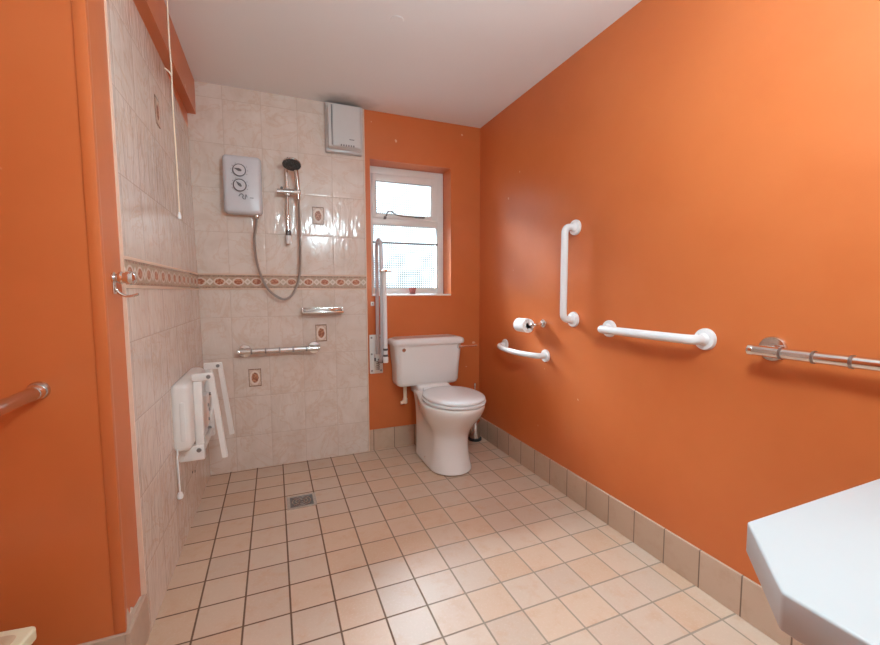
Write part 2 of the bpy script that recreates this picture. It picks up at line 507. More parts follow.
obj('corner_bead', BX(XC - .026, XC + .0025, YS - .003, YS + .02, .15, ZC, bev=.002), M['orange'], wall_left)
for y, z in ((2.30, .225), (2.36, .205)):
    obj('screw_hole', LT((lw(y, z), y, z), (1, 0, 0), [(0.007, 0), (0.007, .0008)], 12), M['black'], wall_left)
b = new()                                                        # broken plaster above the end of the skirting
pts = [(1.370, .149), (1.373, .185), (1.379, .208), (1.386, .196), (1.394, .180), (1.405, .172), (1.417, .183), (1.428, .170), (1.445, .163), (1.470, .158), (1.500, .156), (1.512, .149)]
v0 = [b.verts.new((XC + .0035, y, z)) for y, z in pts]; v1 = [b.verts.new((XC - .002, y, z)) for y, z in pts]
b.faces.new(v0); b.faces.new(v1[::-1])
for i in range(len(pts)): b.faces.new((v0[i], v0[i - 1], v1[i - 1], v1[i]))
obj('chipped_plaster', b, M['grout'], wall_left, False)

# boxed-in pipe along the top of the left wall
b = new()
A = [[(lw(y, 2.14) - .02, y, 2.14), (x, y, 2.14), (x, y, ZC), (lw(y, ZC) - .02, y, ZC)] for y, x in ((1.0, -.382), (YT, -.382))]
loft(b, A)
struct('trim_1', b, M['orange'])
struct('trim_2', LT((0.548, 1.852, ZC), (0, 0, -1), [(0.030, 0), (0.029, .0015), (0.0, .002)]), M['ceiling'], smooth=True)   # small patch on the ceiling

# rear part of the room, behind the camera
struct('wall_left_far', BX(XL - .1, XL, YREAR - .1, YS, 0, ZC), M['orange'])
b = new()
DX0, DX1 = -0.95, 0.10
for x0, x1, z0, z1 in ((XL, DX0, 0, ZC), (DX1, XR, 0, ZC), (DX0, DX1, 2.03, ZC)):
    box(b, x0, x1, YREAR - .1, YREAR, z0, z1)
struct('wall_rear', b, M['ceiling'])
dr1 = struct('door_1', BX(DX0, DX1, YREAR - .08, YREAR - .035, 0.004, 2.03, bev=.003), M['upvc'])
obj('door_handle', TB(round_path([(DX1 - .07, YREAR - .035, 1.0), (DX1 - .07, YREAR + .02, 1.0), (DX1 - .19, YREAR + .02, 1.0)], .02), .010, 12), M['chrome'], dr1)

# skirting
struct('baseboard_right', BX(XR - .010, XR, YREAR, YB, 0, .148, bev=.0015, seg=1), M['skirt_y'])
struct('baseboard_back', BX(0.593, XR - .010, YB - .011, YB, 0, .148, bev=.0015, seg=1), M['skirt_x'])
b = BX(XC, -0.411, YS - .010, 1.534, 0, .148, bev=.0015, seg=1)
box(b, XL, XC, YS - .010, YS, 0, .148, bev=.0015, seg=1)
struct('baseboard_left', b, plain('left_skirting_tile', S(190, 164, 144), .42, mott=.10))

# ------------------------------------------------------------------ window
win = empty('window_1', (0.92, YF, WZ0)); win['kind'] = 'structure'
def bars(b, x0, x1, z0, z1, w, y0, y1, bev=.004):
    l, r, d, t = w
    box(b, x0, x0 + l, y0, y1, z0, z1, bev=bev); box(b, x1 - r, x1, y0, y1, z0, z1, bev=bev)
    box(b, x0 + l - .004, x1 - r + .004, y0 + .0005, y1 - .0005, z0, z0 + d, bev=bev); box(b, x0 + l - .004, x1 - r + .004, y0 + .0005, y1 - .0005, z1 - t, z1, bev=bev)
    return b
b = bars(new(), WX0 + .001, WX1 - .001, WZ0 + .012, WZ1 - .001, (.048, .052, .046, .050), YF, YF + .06)
box(b, WX0 + .04, WX1 - .04, YF, YF + .06, 1.600, 1.652, bev=.004)
obj('window_frame', b, M['upvc'], win)
sash = obj('casement_sash', bars(new(), WX0 + .042, 1.168, 1.645, 1.956, (.030, .052, .034, .052), YF - .012, YF + .02), M['upvc'], win)
obj('pane', BX(WX0 + .066, 1.122, YF + .012, YF + .016, 1.672, 1.910), M['glass'], sash, False)
obj('sealing_strip', bars(new(), WX0 + .070, 1.118, 1.677, 1.906, (.003, .003, .003, .003), YF - .0125, YF - .008, bev=0), M['grey'], sash)
obj('pane', BX(WX0 + .046, 1.172, YF + .020, YF + .024, 1.142, 1.602), M['glass'], win, False)
obj('sealing_strip', bars(new(), WX0 + .047, 1.171, 1.145, 1.601, (.003, .003, .003, .003), YF + .002, YF + .012, bev=0), M['grey'], win)
obj('glazing_bar', BX(WX0 + .044, WX1 - .050, YF - .006, YF + .004, 1.466, 1.480, bev=.002), plain('grey_rail', rgb(.22, .22, .23), .45), win)
st = smooth_path([(0.768, YF - .02, 1.662), (0.775, YF - .035, 1.686), (0.80, YF - .045, 1.692), (0.84, YF - .035, 1.672), (0.93, YF - .03, 1.668), (1.045, YF - .03, 1.666)], 6)
b = TB(st, .0055, 10); box(b, 0.985, 1.06, YF - .036, YF - .010, 1.660, 1.674, bev=.003); box(b, 0.752, 0.770, YF - .024, YF + .002, 1.640, 1.660, bev=.003)
obj('window_stay', b, M['dark'], win)
obj('window_sill', BX(WX0, WX1, YB - .003, YF + .03, WZ0, WZ0 + .012, bev=.003), M['upvc'], win)

pot = thing('plant_pot', 'small dusty red pot standing on the white window sill', 'pot', (0.948, 2.88, WZ0 + .012))
obj('bowl', LT((0.948, 2.88, WZ0 + .012), (0, 0, 1), [(.0, 0), (.018, 0), (.019, .004), (.024, .030), (.029, .040), (.029, .047), (.025, .047), (.023, .036), (.0, .036)], 24), M['pink'], pot)
obj('saucer', LT((0.948, 2.88, WZ0 + .0121), (0, 0, 1), [(.0, 0), (.019, 0), (.024, .004), (.021, .004), (.0185, .002)], 24), M['soil'], pot)

# ------------------------------------------------------------------ electric shower
HX, HZ = -0.148, 1.745
sh = thing('electric_shower', 'white electric shower box with two dials on the tiled back wall', 'shower', (HX, YT, 1.58))
obj('back_plate', SL('y', YT, YT - .014, HX, HZ, .098, .160, .02, .003), M['shower'], sh)
b = SL('y', YT - .012, YT - .088, HX, HZ, .103, .166, .022, .020, seg=4)
for v in b.verts:                                                # barrel-shaped front cover
    if v.co.y < YT - .06: v.co.y -= .010 * (1 - ((v.co.x - HX) / .103) ** 2)
obj('casing', b, M['shower'], sh)
YH = YT - .0965
for dz, rot in ((1.823, 2.85), (1.738, 2.35)):
    d = obj('dial', LT((-.162, YH + .006, dz), (0, -1, 0), [(.034, 0), (.034, .010), (.031, .014), (0, .014)], 40), M['shower'], sh)
    b = TB([(-.162 + .033 * math.cos(t * PI / 24), YH - .006, dz + .033 * math.sin(t * PI / 24)) for t in range(48)], .0032, 8, closed=True)
    obj('dial_ring', b, M['grey'], d)
    ca, sa = math.cos(rot), math.sin(rot)
    P = lambda a, w: (-.162 + a * ca - w * sa, dz + a * sa + w * ca)
    b = new(); q = [P(.029, 0), P(.004, .008), P(-.012, .004), P(-.012, -.004), P(.002, -.009)]
    loft(b, [[(x, YH - .006, z) for x, z in q], [(x, YH - .012, z) for x, z in q]])
    obj('pointer', b, M['grey'], d, False)
    for k in range(9):
        a = PI * (-.15 + k * .16)
        if k in (3, 4): continue
        obj('dial_mark', LT((-.162 + .044 * math.cos(a), YH + .004, dz + .044 * math.sin(a)), (0, -1, 0), [(.002, 0), (.002, .003)], 8), M['grey'], d)
b = TB(smooth_path([(-.170, YH + .002, 1.676), (-.158, YH, 1.690), (-.146, YH, 1.684), (-.150, YH, 1.668), (-.140, YH, 1.660)], 5), .0022, 6)
tube(b, smooth_path([(-.136, YH, 1.660), (-.132, YH, 1.688), (-.126, YH, 1.672)], 5), .002, 6)
tube(b, [(-.112, YH + .003, 1.671), (-.092, YH + .005, 1.671)], .0018, 6)
obj('printed_mark', b, M['grey'], sh)
obj('indicator_light', LT((-.205, YH + .012, 1.672), (0, -1, 0), [(.005, 0), (.004, .004), (0, .005)], 12), M['plastic'], sh)
obj('hose_outlet', LT((-.079, 2.735, 1.580), (0, 0, 1), [(.010, -.022), (.012, -.018), (.012, 0), (.010, .02)], 20), M['chrome'], sh)

# riser rail with its sliding clamp
RX, RY = .097, 2.738
rr = thing('shower_riser_rail', 'slim chrome shower riser rail on the tiled back wall', 'rail', (RX, YT, 1.42))
obj('rail', TB([(RX, RY, 1.455), (RX, RY, 1.925)], .0085, 16), M['chrome'], rr)
b = LT((RX, YT, 1.915), (0, -1, 0), [(.019, 0), (.019, .004), (.011, .012), (.011, .060), (.008, .066), (0, .067)], 20)
obj('top_bracket', b, M['chrome'], rr)
b = LT((RX, RY, 1.415), (0, 0, 1), [(.0, 0), (.012, .002), (.016, .008), (.017, .044), (.013, .058), (.010, .062)], 24)
tube(b, [(RX, RY, 1.432), (RX, YT, 1.432)], .011, 14)
obj('bottom_bracket', b, M['plastic'], rr)
obj('bracket_collar', LT((RX, RY, 1.465), (0, 0, 1), [(.013, 0), (.0155, .004), (.0155, .026), (.012, .034)], 24), M['dark'], rr)
b = TB([(.038, RY - .012, 1.728), (.168, RY - .012, 1.733)], .0165, 20)
box(b, RX - .018, RX + .018, RY - .022, RY + .016, 1.706, 1.752, bev=.007)
cl = obj('sliding_clamp', b, M['steel'], rr)
obj('clamp_lever', LT((.066, RY - .012, 1.742), (0, 0, 1), [(.007, 0), (.009, .008), (.006, .016), (0, .018)], 14), M['dark'], cl)
lathe_b = LT((.168, RY - .012, 1.733), (1, 0, 0), [(.0185, -.03), (.0195, -.026), (.0195, .004), (.016, .008), (0, .009)], 24)
obj('handset_socket', lathe_b, M['chrome'], cl)

# handset
hd = thing('hand_shower', 'round shower handset with dark spray face held in the rail clamp', 'shower head', (.155, RY - .02, 1.735))
C0 = Vector((.124, 2.655, 1.876)); ax = Vector((-.06, -.40, -.91)).normalized()
obj('head_shell', LT(C0 - ax * .030, ax, [(0, 0), (.020, .002), (.040, .010), (.052, .022), (.0545, .029), (.053, .032), (0, .032)], 36), M['steel'], hd)
obj('spray_face', LT(C0, ax, [(.0515, .0), (.0515, .004), (.040, .007), (.014, .008), (.012, .0095), (0, .0095)], 36), M['spray'], hd)
hp = smooth_path([(.160, RY - .016, 1.690), (.160, RY - .018, 1.735), (.156, RY - .026, 1.800), (.150, RY - .040, 1.855), (.138, RY - .062, 1.890)], 6)
obj('handle', TB(hp, .012, 16, radii=[.0095 + .006 * (i / (len(hp) - 1)) for i in range(len(hp))]), M['steel'], hd)

ho = smooth_path([(-.079, 2.735, 1.562), (-.088, 2.735, 1.50), (-.099, 2.735, 1.42), (-.088, 2.735, 1.30), (-.058, 2.735, 1.19), (-.009, 2.735, 1.112), (.058, 2.735, 1.074),
                  (.112, 2.735, 1.108), (.150, 2.735, 1.206), (.162, 2.735, 1.35), (.163, 2.735, 1.53), (.160, RY - .016, 1.690)], 8)
o = tag(obj('shower_hose', TB(ho, .0072, 12), M['hose']), 'looping silver ribbed shower hose hanging below the shower unit', 'hose')
origin_to_base(o)

# ------------------------------------------------------------------ chrome soap dish
sd = thing('soap_dish', 'chrome rectangular soap shelf fixed to the tiled back wall', 'soap dish', (.290, YT, .985))
x0, x1, z0, z1, yf = .163, .418, .984, 1.019, YT - .085
obj('tray', BX(x0, x1, yf, YT - .004, z0, z0 + .004, bev=.001), M['steel'], sd)
obj('front_rail', BX(x0, x1, yf - .004, yf + .003, z0 - .003, z0 + .010, bev=.0015), M['chrome'], sd)
obj('back_rail', BX(x0, x1, YT - .006, YT, z0 - .003, z1 - .006, bev=.0015), M['chrome'], sd)
for x in (x0, x1 - .006):
    obj('end_plate', BX(x, x + .006, yf, YT, z0 - .002, z1, bev=.0015), M['chrome'], sd)
obj('wire_guard', TB(round_path([(x0 + .003, yf + .03, z1 - .004), (x0 + .05, yf + .004, z1 - .004), (x1 - .06, yf + .004, z1 - .004), (x1 - .045, yf + .004, z1 + .0), (x1 - .003, yf + .004, z1 + .0)], .012), .004, 10), M['chrome'], sd)

# ------------------------------------------------------------------ grab rails
def flange(p, ax, r, t=.012):
    return LT(p, ax, [(r, 0), (r, t * .5), (r * .93, t * .85), (r * .5, t), (0, t)], 36)

def ribbed_bar(t, p0, p1, r, rings, rr):
    obj('bar', TB([p0, p1], r, 22), M['chrome'], t)
    d = (Vector(p1) - Vector(p0)).normalized()
    for k in (0, 1):
        p = Vector((p0, p1)[k]); s = (-1, 1)[k]
        obj('end_cap', LT(p - d * s * .001, d * s, [(r, -.012), (r * 1.06, -.010), (r * 1.06, .002), (r * .8, .006), (0, .007)], 22), M['chrome'], t)
    for q in rings:
        c = Vector(p0) + d * q
        obj('ring', LT(c - d * .0045, d, [(r, 0), (rr, .001), (rr, .008), (r, .009)], 22), M['ring'], t)

gb = thing('grab_rail', 'short chrome ribbed grab rail across the tiled back wall', 'grab rail', (.03, YT, .72), 'chrome grab rails')
for x in (-.178, .235):
    f = obj('flange', flange((x, YT, .755), (0, -1, 0), .040), M['chrome'], gb)
    obj('stand_off', TB([(x, YT - .008, .755), (x, YT - .058, .757)], .013, 16), M['chrome'], gb)
ribbed_bar(gb, (-.212, YT - .058, .7575), (.262, YT - .058, .7575), .0165, (.075, .155, .235, .315, .395), .0180)

gb = thing('grab_rail', 'long chrome ribbed grab rail at the right edge of the orange wall', 'grab rail', (XR, .55, .89), 'chrome grab rails')
for y in (.797, .215):
    obj('flange', flange((XR, y, .935), (-1, 0, 0), .040), M['chrome'], gb)
    obj('stand_off', TB([(XR - .008, y, .935), (XR - .068, y, .933)], .014, 16), M['chrome'], gb)
ribbed_bar(gb, (XR - .068, .826, .9325), (XR - .068, .17, .9325), .0165, (.088, .168, .250, .332, .414, .496, .578), .0185)

gb = thing('grab_rail', 'chrome grab rail jutting out from the orange wall on the left', 'grab rail', (-.56, YS, .83), 'chrome grab rails')
obj('flange', flange((-.574, YS, .866), (0, -1, 0), .024), M['steel'], gb)
obj('bar', TB(round_path([(-.574, YS - .004, .864), (-.574, .78, .864), (XL + .004, .78, .864)], .09, 8), .0165, 20), M['steel'], gb)
obj('collar', LT((-.574, YS - .010, .864), (0, -1, 0), [(.020, 0), (.020, .016), (.0175, .022), (.0165, .022)], 24), M['chrome'], gb)
obj('flange', flange((XL, .78, .864), (1, 0, 0), .038), M['steel'], gb)

def nylon_rail(label, pts, r, fr, corner, ax=(-1, 0, 0)):
    t = thing('grab_rail', label, 'grab rail', pts[0], 'white grab rails on the orange wall')
    obj('bar', TB(round_path(pts, corner, 8), r, 22), M['nylon'], t)
    for p in (pts[0], pts[-1]):
        f = obj('flange', flange(p, ax, fr, .016), M['nylon'], t)
        obj('flange_collar', LT(Vector(p) + Vector(ax) * .012, ax, [(r * 1.35, 0), (r * 1.3, .008), (r * 1.02, .016)], 24), M['nylon'], f)
    return t
nylon_rail('white grab rail fixed upright on the orange right wall', [(XR, 1.729, 1.446), (XR - .070, 1.729, 1.446), (XR - .070, 1.729, .970), (XR, 1.729, .970)], .0180, .040, .050)
nylon_rail('longest white grab rail, fixed level on the right wall beside the upright one', [(XR, 1.478, .942), (XR - .068, 1.478, .942), (XR - .068, 1.016, .942), (XR, 1.016, .942)], .0180, .040, .035)
t = thing('grab_rail', 'short bowed white grab rail low on the wall under the paper roll', 'grab rail', (XR, 2.19, .70), 'white grab rails on the orange wall')
pts = [(XR, 2.413, .756), (XR - .052, 2.413, .752), (XR - .082, 2.33, .747), (XR - .100, 2.188, .745), (XR - .082, 2.046, .744), (XR - .052, 1.963, .744), (XR, 1.963, .743)]
obj('bar', TB(round_path(pts, .07, 8), .0165, 20), M['nylon'], t)
for p in (pts[0], pts[-1]): obj('flange', flange(p, (-1, 0, 0), .037, .014), M['nylon'], t)

# ------------------------------------------------------------------ toilet roll on its holder
rx, rz = 1.387, .915
th = thing('toilet_roll_holder', 'chrome toilet roll holder arm on the orange right wall', 'toilet roll holder', (XR, 2.0, .93))
obj('flange', flange((XR, 1.985, .930), (-1, 0, 0), 0.025, .014), M['chrome'], th)
obj('arm', TB(round_path([(XR - .006, 1.985, .930), (rx, 1.985, .9225), (rx, 2.150, .9225)], .018), .009, 12), M['chrome'], th)
tr = thing('toilet_roll', 'part used white paper roll hanging on its chrome holder', 'toilet roll', (rx, 2.08, rz - .045))
obj('paper', LT((rx, 2.036, rz), (0, 1, 0), [(.0185, 0), (.040, .0), (.042, .002), (.042, .100), (.040, .102), (.0185, .102), (.0185, 0)], 40), M['paper'], tr)
obj('core', LT((rx, 2.037, rz), (0, 1, 0), [(.0184, 0), (.0184, .100), (.0165, .100), (.0165, 0), (.0184, 0)], 28), plain('card_core', S(150, 120, 96), .9), tr)

# ------------------------------------------------------------------ toilet
TX = 1.008
to = thing('toilet', 'white close coupled toilet with cistern against the orange back wall', 'toilet', (TX, 2.45, 0))
PW = 1.06
def outline(z, wb, yb, wm, ym, wf, yf, rc=.03):
    """half width wb at the back edge yb, wm at ym, front half-ellipse from ym to yf"""
    R = []
    for j in range(5):
        a = PI / 2 - j / 4 * PI / 2
        R.append((wb - rc + rc * math.cos(a), yb - rc + rc * math.sin(a)))
    n1 = 6
    for j in range(1, n1):
        t = j / n1; s = t * t * (3 - 2 * t)
        R.append((wb + (wm - wb) * s, (yb - rc) + (ym - yb + rc) * t))
    for j in range(0, 13):
        a = j / 12 * PI / 2
        R.append((wm * math.cos(a), ym - (ym - yf) * math.sin(a)))
    pts = [(TX + x * PW, y, z) for x, y in R]
    pts += [(TX - x * PW, y, z) for x, y in reversed(R[:-1])]
    return pts
secs = [ # z, wb, yb, wm, ym, wf, yf
    (0.000, .124, 2.64, .128, 2.335, 0, 2.185), (0.012, .126, 2.64, .130, 2.335, 0, 2.182), (0.030, .124, 2.64, .126, 2.335, 0, 2.190),
    (0.080, .123, 2.64, .116, 2.335, 0, 2.208), (0.150, .122, 2.64, .109, 2.330, 0, 2.222), (0.215, .122, 2.64, .108, 2.325, 0, 2.222),
    (0.255, .123, 2.64, .116, 2.315, 0, 2.205), (0.295, .124, 2.64, .136, 2.305, 0, 2.168), (0.335, .125, 2.64, .157, 2.295, 0, 2.128),
    (0.375, .126, 2.65, .172, 2.288, 0, 2.088), (0.410, .128, 2.67, .181, 2.285, 0, 2.064), (0.432, .128, 2.68, .183, 2.285, 0, 2.060),
    (0.440, .125, 2.68, .180, 2.285, 0, 2.064), (0.442, .115, 2.67, .168, 2.285, 0, 2.09)]
b = loft(new(), [outline(*s_) for s_ in secs])
pan = obj('pan', b, M['ceramic'], to, angle=60)
sub = pan.modifiers.new('smooth', 'SUBSURF'); sub.levels = 1; sub.render_levels = 2
b = BX(TX - .118, TX + .118, 2.585, 2.785, .40, .483, bev=.02, seg=3)
obj('cistern_shelf', b, M['ceramic'], to)
obj('soil_pipe', TB([(TX, 2.60, .19), (TX, YB - .004, .19)], .052, 24), M['plastic'], to)
for sx in (-1,):
    obj('floor_bolt', LT((TX - .127, 2.44, .045), (-1, 0, 0), [(.007, -.006), (.007, .003), (.004, .006), (0, .006)], 12), M['chrome'], to)

def ell(a, bb, z, cy=2.285, n=48):
    out = []
    for k in range(n):
        c, sn = math.cos(2 * PI * k / n), math.sin(2 * PI * k / n)
        if sn > 0:                                               # squarer at the hinges
            e = 2 / 2.25
            out.append((TX + .007 + a * math.copysign(abs(c) ** e, c), cy + (bb + .025) * sn ** e, z))
        else: out.append((TX + .007 + a * c, cy + (bb + .012) * sn, z))
    return out
b = loft(new(), [ell(.176, .205, .443), ell(.187, .214, .446), ell(.190, .217, .452), ell(.189, .216, .459), ell(.182, .209, .463)])
obj('seat_ring', b, M['seatwhite'], to)
b = loft(new(), [ell(.172, .200, .4635), ell(.183, .211, .467), ell(.186, .214, .473), ell(.182, .210, .480), ell(.170, .197, .4855), ell(.14, .162, .489), ell(.09, .104, .4912), ell(.03, .035, .492)])
lid = obj('lid', b, M['seatwhite'], to, angle=60)
for sx in (-1, 1):
    obj('hinge', TB([(TX + sx * .05, 2.545, .462), (TX + sx * .10, 2.545, .462)], .014, 14), M['seatwhite'], lid)

# cistern: tapered tank and arched lid
CX, CYb = .983, 2.797
def tank(z, hx, yf, r): return rrect(CX, (CYb + yf) / 2, hx, (CYb - yf) / 2, r, z, 6)
b = loft(new(), [tank(.468, .198, 2.66, .03), tank(.470, .211, 2.645, .035), tank(.480, .223, 2.632, .038), tank(.500, .229, 2.625, .04), tank(.60, .232, 2.617, .04), tank(.70, .242, 2.610, .04), tank(.762, .248, 2.605, .04)])
cs = obj('cistern', b, M['ceramic'], to, angle=60)
rings = []
for z, ins in ((.757, .008), (.758, .002), (.764, 0), (.780, 0), (.788, .003), (.793, .010), (.796, .022)):
    rings.append(rrect(CX, (CYb + 2.588) / 2, .262 - ins, (CYb - 2.588) / 2 - ins, .04, z, 6))
b = new(); loft(b, rings, caps=True)
top = [f for f in b.faces if len(f.verts) > 8 and f.calc_center_median().z > .79]
bmesh.ops.inset_region(b, faces=top, thickness=.05, depth=0)
for v in b.verts:
    if v.co.z > .775: v.co.z += .018 * (1 - ((v.co.x - CX) / .262) ** 2)
obj('cistern_lid', b, M['ceramic'], to, angle=50)
obj('blanking_plug', LT((.795, 2.612, .728), (0, -1, 0), [(.015, -.004), (.015, .004), (.012, .008), (0, .008)], 24), M['chrome'], cs)
lv = obj('flush_lever', LT((1.200, 2.614, .733), (0, -1, 0), [(.019, -.006), (.019, .004), (.015, .012), (.011, .024), (.0, .026)], 24), M['chrome'], to)
obj('lever_arm', TB(smooth_path([(1.200, 2.592, .733), (1.235, 2.588, .734), (1.30, 2.590, .734), (1.335, 2.592, .735)], 4), .006, 12, scale=(1, .6)), M['chrome'], lv)
b = TB(round_path([(.838, 2.735, .500), (.838, 2.735, .352), (.818, 2.735, .336), (.806, 2.735, .336)], .02), .0125, 16)
lathe(b, (.838, 2.735, .478), (0, 0, -1), [(.020, -.012), (.022, -.008), (.022, .012), (.015, .016)], 20)
lathe(b, (.838, 2.735, .368), (0, 0, -1), [(.0125, 0), (.016, .002), (.016, .034), (.013, .04)], 20)
obj('overflow_pipe', b, M['pipe'], to)

# toilet brush in the corner
tbx, tby = 1.376, 2.705
tb = thing('toilet_brush', 'chrome toilet brush set on the floor in the corner behind the toilet', 'toilet brush', (tbx, tby, 0))
obj('holder', LT((tbx, tby, 0), (0, 0, 1), [(.045, 0), (.047, .004), (.047, .012), (.040, .016), (.040, .15), (.037, .155), (.030, .155), (.030, .14)], 32), M['chrome'], tb)
obj('base_ring', LT((tbx, tby, .001), (0, 0, 1), [(.050, 0), (.051, .004), (.050, .016), (.046, .018)], 32), M['rubber'], tb)
obj('handle', LT((tbx, tby, .14), (0, 0, 1), [(.026, 0), (.026, .022), (.007, .030), (.006, .25), (.009, .255), (.0095, .285), (.006, .293), (0, .294)], 20), M['chrome'], tb)

# ------------------------------------------------------------------ fold-up support rail beside the toilet
fx = .652
fr = thing('folding_support_rail', 'fold-up white support rail raised upright beside the toilet cistern', 'grab rail', (fx, YB, .55))
obj('wall_plate', SL('y', YB, YB - .008, .650, .684, .046, .136, .006, .002), M['steelplate'], fr)
for x, z in ((.618, .80), (.682, .80), (.618, .685), (.618, .568), (.682, .568)):
    obj('plate_screw', LT((x, YB - .008, z), (0, -1, 0), [(.007, 0), (.006, .003), (0, .0035)], 12), M['screw'], fr)
hb = obj('hinge_bracket', BX(.634, .676, YB - .085, YB - .006, .600, .690, bev=.005), M['steelplate'], fr)
obj('hinge_pin', TB([(.626, YB - .055, .655), (.692, YB - .055, .655)], .012, 16), M['dark'], hb)
obj('release_catch', BX(.640, .694, YB - .100, YB - .058, .634, .664, bev=.004), M['dark'], hb)
obj('spring', TB([(.640 + .010 * math.cos(k * .8), YB - .096 + .010 * math.sin(k * .8), .590 + k * .0016) for k in range(40)], .003, 6), M['screw'], hb)
fa, fb = YB - .050, YB - .175
top = 1.452
loop = [(fx, fa, .66), (fx, fa, top - .055)] + [(fx, (fa + fb) / 2 + (fa - fb) / 2 * math.cos(PI * k / 12), top - .055 + .0625 * math.sin(PI * k / 12)) for k in range(1, 12)] + [(fx, fb, top - .055), (fx, fb, .70), (fx, fb + .05, .655), (fx, fa - .02, .65)]
obj('rail_loop', TB(loop, .0125, 18), M['railwhite'], fr)
lg = obj('drop_leg', TB(round_path([(fx + .014, fb - .024, 1.250), (fx + .014, fb - .030, .69)], .01), .0135, 16), M['plastic'], fr)
b = BX(fx - .012, fx + .030, fb - .040, fb + .012, 1.243, 1.262, bev=.005); box(b, fx + .02, fx + .058, fb - .034, fb - .020, 1.247, 1.258, bev=.003)
obj('leg_pivot', b, M['steel'], lg)
for z in (.735, .695):
    obj('leg_band', LT((fx + .014, fb - .030, z), (0, 0, 1), [(.0137, 0), (.016, .002), (.016, .012), (.0137, .014)], 20), M['dark'], lg)
obj('leg_foot', LT((fx + .014, fb - .030, .655), (0, 0, 1), [(.0, 0), (.015, 0), (.017, .006), (.0165, .034), (.0135, .038)], 20), M['plastic'], lg)

wc = thing('wall_clip', 'tiny square white clip on the wall beside the raised support rail', 'clip', (.630, YB, 1.02))
obj('plate', BX(.617, .641, YB - .010, YB, 1.020, 1.050, bev=.003), M['plastic'], wc)
obj('screw', LT((.629, YB - .010, 1.035), (0, -1, 0), [(.005, 0), (.004, .002), (0, .0025)], 12), M['screw'], wc)

# ------------------------------------------------------------------ extractor fan
fn = thing('extractor_fan', 'square white extractor fan high on the tiles under the ceiling', 'extractor fan', (.452, YT, 2.02))
b = BX(.337, .569, YT - .045, YT, 2.010, 2.312, bev=.006)
obj('back_box', b, M['fan'], fn)
b = SL('y', YT - .040, YT - .094, .449, 2.155, .104, .130, .010, .008)
obj('cover', b, M['fan'], fn)
obj('front_panel', SL('y', YT - .092, YT - .102, .458, 2.155, .086, .126, .008, .003), M['fan'], fn)
obj('panel_gap', BX(.3665, .3705, YT - .096, YT - .090, 2.035, 2.278), M['grey'], fn)
for k in range(6):
    x = .420 + k * .0155
    obj('grille_slot', BX(x, x + .008, YT - .1028, YT - .098, 2.032, 2.044, bev=.0008, seg=1), M['grey'], fn)
obj('printed_mark', BX(.474, .505, YT - .1026, YT - .100, 2.074, 2.079), M['grey'], fn)

# ------------------------------------------------------------------ fold-down shower seat on the left wall
ss = thing('folding_stool', 'white shower seat folded up against the tiled left wall with legs hanging', 'shower seat', (-.40, 2.2, .36))
b = SL('y', 1.985, 2.43, -.3815, .585, .0375, .148, .030, .022, n=6, seg=4)
for v in b.verts:
    if v.co.x > -.39 and abs(v.co.z - .585) < .14 and False: v.co.x -= .01
st_ = obj('seat_panel', b, M['seat'], ss, angle=60)
obj('moulded_recess', SL('y', 1.983, 1.990, -.374, .570, .010, .085, .009, .002), M['seat'], st_)
y0, y1 = 2.065, 2.395
for y, zt in ((y0, .744), (y1, .738)):
    ar = obj('arm', BX(-.343, -.308, y - .010, y + .010, .385, zt - .018, bev=.004), M['seat'], ss)
    hp_ = obj('hinge_plate', BX(-.346, -.262, y - .013, y + .013, zt - .016, zt + .016, bev=.004), M['seat'], ss)
    obj('screw_cap', LT((-.281, y - .013, zt), (0, -1, 0), [(.009, 0), (.008, .004), (0, .0045)], 16), M['screw'], hp_)
    b = TB([(-.272, y, zt + .006), (-.230, y + .006, .365)], .0155, 4, up=Vector((1, 1, 0)))
    obj('leg', b, M['seat'], ss)
    wb_ = obj('wall_bracket', BX(lw(y, .4), -.308, y - .016, y + .016, .372, .440, bev=.005), M['seat'], ss)
    obj('screw_cap', LT((-.330, y - .016, .418), (0, -1, 0), [(.010, 0), (.009, .004), (0, .0045)], 16), M['screw'], wb_)
obj('cross_bar', BX(-.335, -.314, y0, y1, .393, .415, bev=.004), M['seat'], ss)
obj('top_bar', BX(-.338, -.312, y0, y1, .690, .716, bev=.004), M['seat'], ss)
obj('wall_rail', BX(lw(2.2, .4) - .004, lw(2.2, .4) + .02, y0 - .02, y1 + .02, .378, .432, bev=.004), M['seat'], ss)
b = TB(smooth_path([(-.318, 2.37, .70), (-.300, 2.36, .64), (-.306, 2.34, .56), (-.318, 2.31, .47)], 6), .010, 10)
obj('brace', b, M['seat'], ss)
for z, y in ((.575, 2.23), (.545, 2.26), (.60, 2.36), (.505, 2.235)):
    obj('screw_cap', LT((-.312, y, z), (1, 0, 0), [(.0085, -.012), (.0085, .002), (.006, .005), (0, .005)], 14), M['screw'], ss)
obj('back_strip', BX(-.345, -.312, 2.20, 2.275, .47, .63, bev=.006), M['seat'], ss)
cd = obj('strap', TB(smooth_path([(-.398, 1.985, .455), (-.398, 1.972, .42), (-.396, 1.968, .35), (-.394, 1.968, .275)], 6), .0036, 10, scale=(1, .7)), M['plastic'], ss)
obj('toggle', LT((-.394, 1.968, .245), (0, 0, 1), [(.0, 0), (.010, .003), (.012, .014), (.008, .028), (.0, .032)], 16), M['plastic'], cd)

